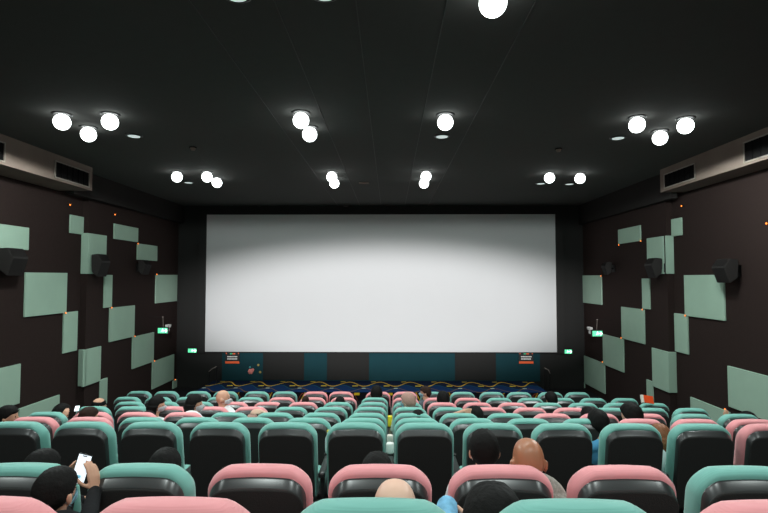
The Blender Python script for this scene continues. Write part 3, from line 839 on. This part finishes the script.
def person(label, px, top, depth, seat_x, rn, yaw=0, pitch=0, roll=0, s=1.0, hair=('short', 'hair'), skin='skinA', shirt=BK, mask=None,
           arms=None, vox=0.011, sleeves='long', seat_dy=0.0, eyes=False):
    tp = at_y(px, top, depth)
    C0 = Vector((tp.x, depth, tp.z - (0.118 + (0.012 if hair else 0.0)) * s))
    d, _ = ROWS[rn]; fz = FLOORZ[rn]
    hip = Vector((seat_x, d + LEANOFF + 0.26 + seat_dy, fz + 0.475 + 0.10))
    t = thing('person', label, 'person', (seat_x, hip.y, fz), 0, 'audience sitting in the cinema seats')
    rot = Matrix.Rotation(R(yaw), 3, 'Z') @ Matrix.Rotation(R(pitch), 3, 'X') @ Matrix.Rotation(R(roll), 3, 'Y')
    O = t.location.copy()
    c = C0 - O; hp = hip - O
    hb = Vector((c.x, c.y - 0.015 * s, c.z - 0.06 * s))
    nb = Vector((c.x * 0.9 + hp.x * 0.1, c.y - 0.03, c.z - 0.175 * s))      # base of the neck
    ch = nb.lerp(hp, 0.32); ch.y = nb.y * 0.6 + hp.y * 0.4 - 0.01
    be = nb.lerp(hp, 0.68)
    sw = 0.17 * s
    SHL = [nb + Vector((k * sw, 0.0, -0.055 * s)) for k in (-1, 1)]
    # arms
    A = []
    for i, k in enumerate((-1, 1)):
        a = (arms or {}).get('L' if k < 0 else 'R')
        if a: A.append([Vector(q) - O if len(q) == 3 else q for q in a[:2]] + list(a[2:]))
        else:
            e = SHL[i] + Vector((k * 0.045, 0.10, -0.25)) * s
            e.z = max(e.z, 0.62)
            e.x = max(-0.25, min(0.25, e.x)) if abs(hp.x - c.x) < 0.1 else e.x
            w = Vector((hp.x + k * 0.06, hp.y + 0.26, 0.64))
            A.append([e, w, (-k * 0.25, 1, -0.1), (0, 0, -1), 0.35])
    def limbs(bm, off, full=True, sl='long'):
        for i in range(2):
            e, w = A[i][0], A[i][1]
            cap(bm, SHL[i], e, (0.050 + off) * s, (0.040 + off) * s)
            if sl == 'long': cap(bm, e, e.lerp(w, 0.93 if full else 0.9), (0.040 + off) * s, (0.028 + off) * s)
    def torso(bm, off):
        sph(bm, ch, ((0.165 + off) * s, (0.105 + off) * s, (0.18 + off) * s), 3)
        sph(bm, be, ((0.150 + off) * s, (0.110 + off) * s, (0.16 + off) * s), 3)
        sph(bm, hp, ((0.165 + off) * s, (0.115 + off) * s, (0.105 + off * 0.2) * s), 3)
        cap(bm, ch, be, 0.12 * s, 0.12 * s); cap(bm, be, hp, 0.12 * s, 0.105 * s)
        cap(bm, SHL[0], nb + Vector((-0.03, 0, -0.02)), (0.052 + off) * s, (0.055 + off) * s)
        cap(bm, SHL[1], nb + Vector((0.03, 0, -0.02)), (0.052 + off) * s, (0.055 + off) * s)
    KN = [Vector((hp.x + k * 0.11, hp.y + 0.36, 0.50)) for k in (-1, 1)]
    AN = [Vector((hp.x + k * 0.11, hp.y + 0.38, 0.09)) for k in (-1, 1)]
    def legs(bm, off):
        for i, k in enumerate((-1, 1)):
            cap(bm, hp + Vector((k * 0.09, 0.02, -0.015)), KN[i], (0.078 + off) * s, (0.055 + off) * s)
            cap(bm, KN[i], AN[i], (0.055 + off) * s, (0.036 + off) * s)
    bm = bmesh.new()
    head_into(bm, c, rot, s)
    cap(bm, hb, nb + Vector((0, 0, -0.03)), 0.056 * s, 0.062 * s)
    torso(bm, -0.004); legs(bm, -0.004)
    for i, k in enumerate((-1, 1)):
        e, w = A[i][0], A[i][1]
        cap(bm, SHL[i], e, 0.046 * s, 0.038 * s); cap(bm, e, w, 0.038 * s, 0.024 * s)
        hand_into(bm, w, A[i][2], A[i][3], s, side=k, curl=A[i][4])
        cap(bm, AN[i], AN[i] + Vector((k * 0.01, 0.14, -0.045)), 0.038, 0.032)
    remesh('body', bm, M[skin], t, vox, 2)
    bm = bmesh.new(); torso(bm, 0.012); limbs(bm, 0.012, sl=sleeves)
    cap(bm, nb + Vector((0, -0.005, -0.04)), nb + Vector((0, -0.012, 0.0)), 0.068 * s, 0.066 * s)
    remesh('shirt', bm, shirt, t, max(vox, 0.010), 3)
    bm = bmesh.new(); legs(bm, 0.012); sph(bm, hp + Vector((0, 0, -0.02)), (0.182 * s, 0.132 * s, 0.08), 3)
    remesh('trousers', bm, M['trousers'], t, 0.013, 2)
    for i, k in enumerate((-1, 1)):
        b = bmesh.new(); sph(b, AN[i] + Vector((k * 0.01, 0.06, -0.05)), (0.047, 0.125, 0.04), 2); link('shoe', b, M['shell'], t, True)
    if hair: hair_obj(c, rot, s, hair[0], M[hair[1]], t, seed=px)
    if mask: mask_obj(c, rot, s, M[mask], t)
    if eyes or not mask or True:
        for k in (-1, 1):
            b = bmesh.new(); dd = Vector((k * 0.38, 1, 0.02)).normalized(); sph(b, c + rot @ (dd * (skull(dd) - 0.004) * s), 0.010 * s, 2); link('eye', b, M['eye'], t, True)
    return t, C0
def seatx(k): return (abs(k) - 0.5) * W * (1 if k > 0 else -1)
dA, dB, dC, dD, dE, dF, dG, dH = (ROWS[k][0] for k in 'ABCDEFGH')
bx = lambda k: k * W - 0.05
HO = 0.31
# --- nearest rows
ph = at_y(80.5, 470, 2.52)
person('person with black hair holding up a phone, at the lower left', 56, 468, dA + 0.66, -1.12, 'A', yaw=-8, pitch=-2, s=0.81, seat_dy=0.1, skin='skinA', shirt=BK, mask='bluemask', vox=0.006,
       arms={'R': (at_y(87, 524, 2.28), at_y(95, 490, 2.50), (-0.20, 0.12, 1), (-1, 0.5, 0.1), 0.30),
             'L': (at_y(60, 524, 2.30), at_y(70.5, 488, 2.57), (0.0, 0.0, 1), (1, -0.2, 0), 0.36)})
person('person with a bare pinkish scalp peeking over the centre nearest seat', 395, 481, dA + 0.30, bx(0), 'A', s=0.98, hair=None, skin='skinC', shirt=BK, vox=0.007)
q = at_y(440, 503, 1.98)
person('person with tousled black hair in front of the pink middle seat, blue patterned sleeve', 494, 487, dA + 0.28, 0.32, 'A', yaw=6, s=1.05, hair=('full', 'hair'), skin='skinA', shirt=LB, vox=0.007,
       arms={'L': ((0.195, 1.92, q.z - 0.085), (0.225, 2.05, q.z - 0.035), (0.7, 0.5, -0.7), (0, -0.4, -1), 0.6)})
person('boy with black hair and a mask strap beside the bald man', 484, 430, dB + 0.42, 0.46, 'B', s=0.90, shirt=WH, mask='mask', vox=0.008, seat_dy=0.08)
person('bald man in a patterned grey shirt beside the boy', 528, 439, dB + 0.20, 0.86, 'B', yaw=0, s=1.0, roll=1, hair=None, skin='skinB', shirt=MB_, vox=0.007, seat_dy=0.02)
person('person with dark hair over the second row seat at the left', 42, 450, dB + HO, bx(-3) + 0.05, 'B', s=0.92, hair=('short', 'hair'))
person('person with black hair behind the second teal seat of the second row', 165, 449, dB + HO + 0.05, bx(-2) - 0.05, 'B', s=0.92, hair=('short', 'hair'))
person('person with black hair behind the pink centre seat of the second row', 377, 453, dB + HO, bx(0), 'B', s=0.97)
# --- row C/D
person('person with black hair and light blue shirt right of centre, third row gap', 598, 409.5, dD + 0.05, seatx(4) + 0.07, 'D', yaw=8, s=1.12, shirt=BL, skin='skinA', seat_dy=-0.1)
person('person with long auburn hair seen between two seats on the right', 660, 424, dC + 0.45, 2.36, 'C', yaw=5, s=0.92, hair=('long', 'auburn'), shirt=WH, skin='skinC', seat_dy=0.1)
person('person in profile with black hair at the left photo edge', 8, 405.5, dD + HO, seatx(-7), 'D', yaw=-70, s=1.0, shirt=BK)
person('person with short brown hair in front of a pink left seat', 89, 407, dD + HO + 0.1, seatx(-6), 'D', yaw=-35, s=0.98, hair=('short', 'brownhair'), shirt=BK)
person('person with black hair low behind a pink seat, left of a masked woman', 148, 411, dE + HO - 0.1, seatx(-6) + 0.05, 'E', s=1.02, shirt=WH)
# --- row E
hq = at_y(64, 414, dE + 0.3)
person('dark haired person bent over a lit phone at the left', 61, 403.5, dE + HO + 0.1, seatx(-8) + 0.16, 'E', yaw=-50, pitch=-30, shirt=BK, vox=0.009,
       arms={'R': ((hq.x + 0.05, hq.y - 0.05, hq.z - 0.24), (hq.x - 0.02, hq.y, hq.z - 0.09), (0.3, 0.1, 1), (0, 1, 0.2), 0.5)})
person('person with black hair right of the centre gap, low behind a teal seat', 418, 410, dE + HO - 0.2, seatx(1) + 0.04, 'E', s=1.05, shirt=BK)
ar = at_y(451, 409.5, dE + 0.3)
person('capped person resting a bare arm on the seat, right of centre', 475, 406, dE + HO, seatx(2) + 0.16, 'E', yaw=25, s=1.1, shirt=BK, sleeves='short', skin='skinA', vox=0.009,
       arms={'L': ((ar.x - 0.02, dE + 0.28, ar.z - 0.10), (ar.x + 0.16, dE + 0.25, ar.z - 0.01), (1, 0.0, -0.05), (0, 1, -0.3), 0.3)})
al = at_y(254, 413.5, dE + 0.3)
person('person with a light tan arm folded over the head, left of centre', 252, 414, dE + HO + 0.05, seatx(-4) + 0.1, 'E', s=0.95, hair=('short', 'greyhair'), shirt=BK, sleeves='short', skin='skinC', vox=0.009,
       arms={'R': ((al.x + 0.30, dE + 0.24, al.z - 0.05), (al.x + 0.12, dE + 0.26, al.z + 0.035), (-1, 0.0, 0.0), (0, 1, -0.6), 0.3)})
person('person with black hair low behind a teal seat, left of centre', 310.5, 413, dE + HO, seatx(-2) - 0.05, 'E', s=0.98)
person('person with black hair right side, behind another head', 588, 407, dE + HO, seatx(5) - 0.06, 'E', s=1.0, shirt=BK)
person('person with broad black hair beside the orange card, right', 631, 403.5, dD + HO + 0.05, seatx(5) + 0.02, 'D', yaw=28, s=1.10, hair=('full', 'hair'), shirt=BK)
person('woman with long black hair and white mask, farthest left of the masked ones', 157, 396, dF + HO - 0.3, seatx(-6) - 0.25, 'F', yaw=-78, s=1.1, hair=('long', 'hair'), mask='mask', shirt=WH)
person('woman with black hair, white mask and white top facing right', 194.5, 394.5, dE + HO + 0.45, seatx(-5) - 0.1, 'E', yaw=-82, s=1.1, hair=('long', 'hair'), mask='mask', shirt=WH, seat_dy=0.15)
person('balding man with teal collar near the left aisle', 99, 397.5, dF + HO, seatx(-8) + 0.1, 'F', yaw=-45, s=1.0, hair=('balding', 'hair'), skin='skinA', shirt=TL)
# --- row F
person('bald man with lowered white mask and white shirt, left half', 223, 390.5, dF + HO, seatx(-5) + 0.18, 'F', yaw=-78, s=1.06, hair=None, mask='mask', shirt=WH, skin='skinA')
person('person with black hair against a teal seat between pink ones', 283, 404, dF + HO, seatx(-3) - 0.1, 'F', s=1.05, hair=('full', 'hair'))
person('older person with cropped greying hair and pale blue mask beside the gap', 408, 393, dF + HO, seatx(1) + 0.0, 'F', yaw=60, s=1.05, hair=('full', 'greyhair'), mask='bluemask', shirt=PG, skin='skinC')
# --- row G-I
person('dark haired person against a pink seat right of the grey shirt man', 443, 391.5, dG + HO, seatx(2) + 0.05, 'G', s=1.12, hair=('full', 'hair'))
person('person with brown hair peeking over a pink seat, left', 305.5, 396, dG + HO + 0.4, seatx(-3) + 0.05, 'G', s=0.7, hair=('short', 'brownhair'), seat_dy=0.12)
person('person with black hair leaning low against a pink seat left of centre', 340, 396.5, dG + HO + 0.2, seatx(-2) + 0.04, 'G', s=0.95)
person('person with black hair in front row seat left of the gap', 376.5, 386, dH + HO, seatx(-1) - 0.0, 'H', s=1.2, hair=('full', 'hair'))
person('man in grey shirt with mask turned left near the stage', 425.5, 386, dH + HO, seatx(2) - 0.15, 'H', yaw=78, s=1.02, hair=('short', 'brownhair'), mask='bluemask', shirt=GY, skin='skinA')
person('person with black hair in the far right rows', 551, 392, dG + HO + 0.4, seatx(5) + 0.05, 'G', yaw=18, s=1.05, hair=('full', 'hair'), seat_dy=0.15)
hr = at_y(726.5, 420, dE + 0.1)
person('person raising a hand among the pink seats at far right', 748, 412, dE + HO, seatx(8) + 0.1, 'E', s=1.0, shirt=WH, vox=0.009, skin='skinA', hair=('full', 'hair'),
       arms={'L': ((hr.x + 0.02, dE + 0.2, hr.z - 0.34), (hr.x, dE + 0.1, hr.z - 0.05), (0, 0, 1), (0, 1, 0), 0.15)})

# ------------------------------------------------------------------ small items
# phone
t = thing('phone', 'lit white screen phone held up at the lower left', 'phone', ph - Vector((0.018, 0, 0.068)))
t.rotation_euler = (R(-8), R(13), 0)
t.scale = (0.93, 0.93, 0.93)
b = bmesh.new(); box(b, (-0.037, 0.0, 0), (0.037, 0.009, 0.152), 0.003); link('case', b, M['bracket'], t)
M['phonescreen'] = mat('lit_phone_screen', (240, 245, 250), emit=(0.80, 0.90, 1.0), estr=0.85)
b = bmesh.new(); box(b, (-0.034, -0.0015, 0.004), (0.034, 0.0, 0.148)); link('display', b, M['phonescreen'], t)
b = bmesh.new(); box(b, (-0.012, -0.0025, 0.140), (0.012, -0.0012, 0.145)); link('notch', b, M['signblack'], t)
M['phoneblue'] = mat('lit_phone_icon', (120, 190, 220), emit=(0.2, 0.55, 0.7), estr=0.6)
b = bmesh.new(); box(b, (-0.016, -0.0025, 0.032), (0.010, -0.0012, 0.046)); link('blue_icon', b, M['phoneblue'], t)
# phone of the left person
p = at_y(77, 408.5, dE + 0.42)
t = thing('phone', 'bright bluish phone screen held by the left aisle person', 'phone', p)
t.rotation_euler = (R(-60), 0, R(20)); t.scale = (0.7, 0.7, 0.7)
b = bmesh.new(); box(b, (-0.04, 0.0, -0.075), (0.04, 0.009, 0.075), 0.003); link('case', b, M['bracket'], t)
b = bmesh.new(); box(b, (-0.037, -0.0015, -0.072), (0.037, 0.0, 0.072)); link('display', b, M['phonescreen'], t)
# orange card on the right
p = at_y(648, 399.5, dG - 0.1)
t = thing('card_folder', 'orange red folded card standing beside a teal seat at right', 'card', (p.x, p.y, p.z - 0.06))
t.rotation_euler = (R(-25), R(10), R(12))
b = bmesh.new(); box(b, (-0.09, 0, 0), (0.12, 0.006, 0.13), 0.002); link('orange_cover', b, M['redbox'], t)
b = bmesh.new(); box(b, (-0.13, -0.03, -0.01), (-0.09, 0.006, 0.12), 0.002); link('pale_leaf', b, M['pale'], t)
# bottle and cups in the armrest holders
def cup(name, x, y, z, h, r, m, label, capm=None):
    t = thing(name, label, name.split('_')[-1], (x, y, z))
    b = bmesh.new(); n = 20
    prof = [(0.001, 0), (r * 0.85, 0), (r, h * 0.15), (r, h * 0.7), (r * (0.45 if capm else 1.02), h * 0.9), (r * (0.4 if capm else 0.95), h), (0.001, h)]
    rings = [[b.verts.new((a * math.cos(2 * math.pi * i / n), a * math.sin(2 * math.pi * i / n), zz)) for i in range(n)] for a, zz in prof]
    for j in range(len(prof) - 1):
        for i in range(n): b.faces.new((rings[j][i], rings[j][(i + 1) % n], rings[j + 1][(i + 1) % n], rings[j + 1][i]))
    link('body', b, m, t, True)
    if capm:
        b = bmesh.new(); cyl(b, (0, 0, h), (0, 0, h + 0.02), r * 0.5, r * 0.48, 16); link('cap', b, capm, t)
M['bottle'] = mat('clear_bottle', (190, 206, 206), rough=0.15, spec=0.6)
M['yellow'] = mat('yellow_paper', (226, 208, 40), rough=0.7)
def holder(rn, k): d, _ = ROWS[rn]; return (k * W, d + LEANOFF + 0.47, FLOORZ[rn] + 0.617)
x, y, z = holder('C', -1); cup('water_bottle', x, y, z, 0.20, 0.032, M['bottle'], 'water bottle between third row seats left of the gap', M['yellow'])
x, y, z = holder('C', 0); cup('paper_cup', x, y, z, 0.10, 0.036, M['white'], 'white paper cup in the centre gap, nearest of the cups')
x, y, z = holder('D', 0); cup('paper_cup', x, y, z, 0.10, 0.036, M['pale'], 'pale cup in the centre gap behind the nearest cup')
x, y, z = holder('F', 0); cup('paper_cup', x, y, z, 0.17, 0.038, M['yellow'], 'tall yellow cup in the centre gap')
x, y, z = holder('C', -6 + 1); cup('paper_cup', x, y, z, 0.13, 0.04, M['white'], 'white cup between third row seats at the left')

# ------------------------------------------------------------------ lights
def spot(x, y, z, e, size=150, blend=0.7, rad=0.09, col=(0.90, 1.0, 0.97), tgt=None, name='lamp'):
    l = bpy.data.lights.new(name, 'SPOT'); l.energy = e; l.spot_size = R(size); l.spot_blend = blend; l.shadow_soft_size = rad; l.color = col
    o = bpy.data.objects.new(name, l); COL.objects.link(o); o.location = (x, y, z)
    if tgt is not None: o.rotation_euler = (Vector(tgt) - Vector((x, y, z))).to_track_quat('-Z', 'Y').to_euler()
    return o
for x, y in LAMPS: spot(x, y, CEIL - 0.25, 135 if y > 10 else (180 if abs(x) > 3 else 130), size=118 if y > 10 else (179 if abs(x) > 3 else 146), blend=0.06 if abs(x) > 3 and y < 10 else 1.0)
# the same downlights go on above and behind the camera
for x, y in ((-4.2, 3.9), (-0.9, 3.9), (4.0, 3.9), (-4.2, 1.2), (-1.2, 0.9), (1.0, 0.9), (3.9, 1.2)): spot(x, y, CEIL - 0.05, 140)
# added unseen spot, stands in for the ceiling lamps' wash on the screen
o = spot(-0.2, -1.5, 5.35, 15000, size=51.8, blend=0.75, rad=0.03, col=(1.0, 0.985, 1.0), tgt=(-0.25, SY, 2.5), name='screen_wash')
o.scale = (1.0, 0.29, 1.0)
wd = bpy.data.worlds.new('ambient_fill'); SC.world = wd; wd.use_nodes = True  # added even fill that enters through the open back of the room
wd.node_tree.nodes['Background'].inputs[0].default_value = (0.9, 1.0, 0.95, 1); wd.node_tree.nodes['Background'].inputs[1].default_value = 0.45

SC.view_settings.view_transform = 'Standard'; SC.view_settings.look = 'None'; SC.view_settings.gamma = 1.0; SC.view_settings.exposure = 0.0
SC.view_settings.use_curve_mapping = False
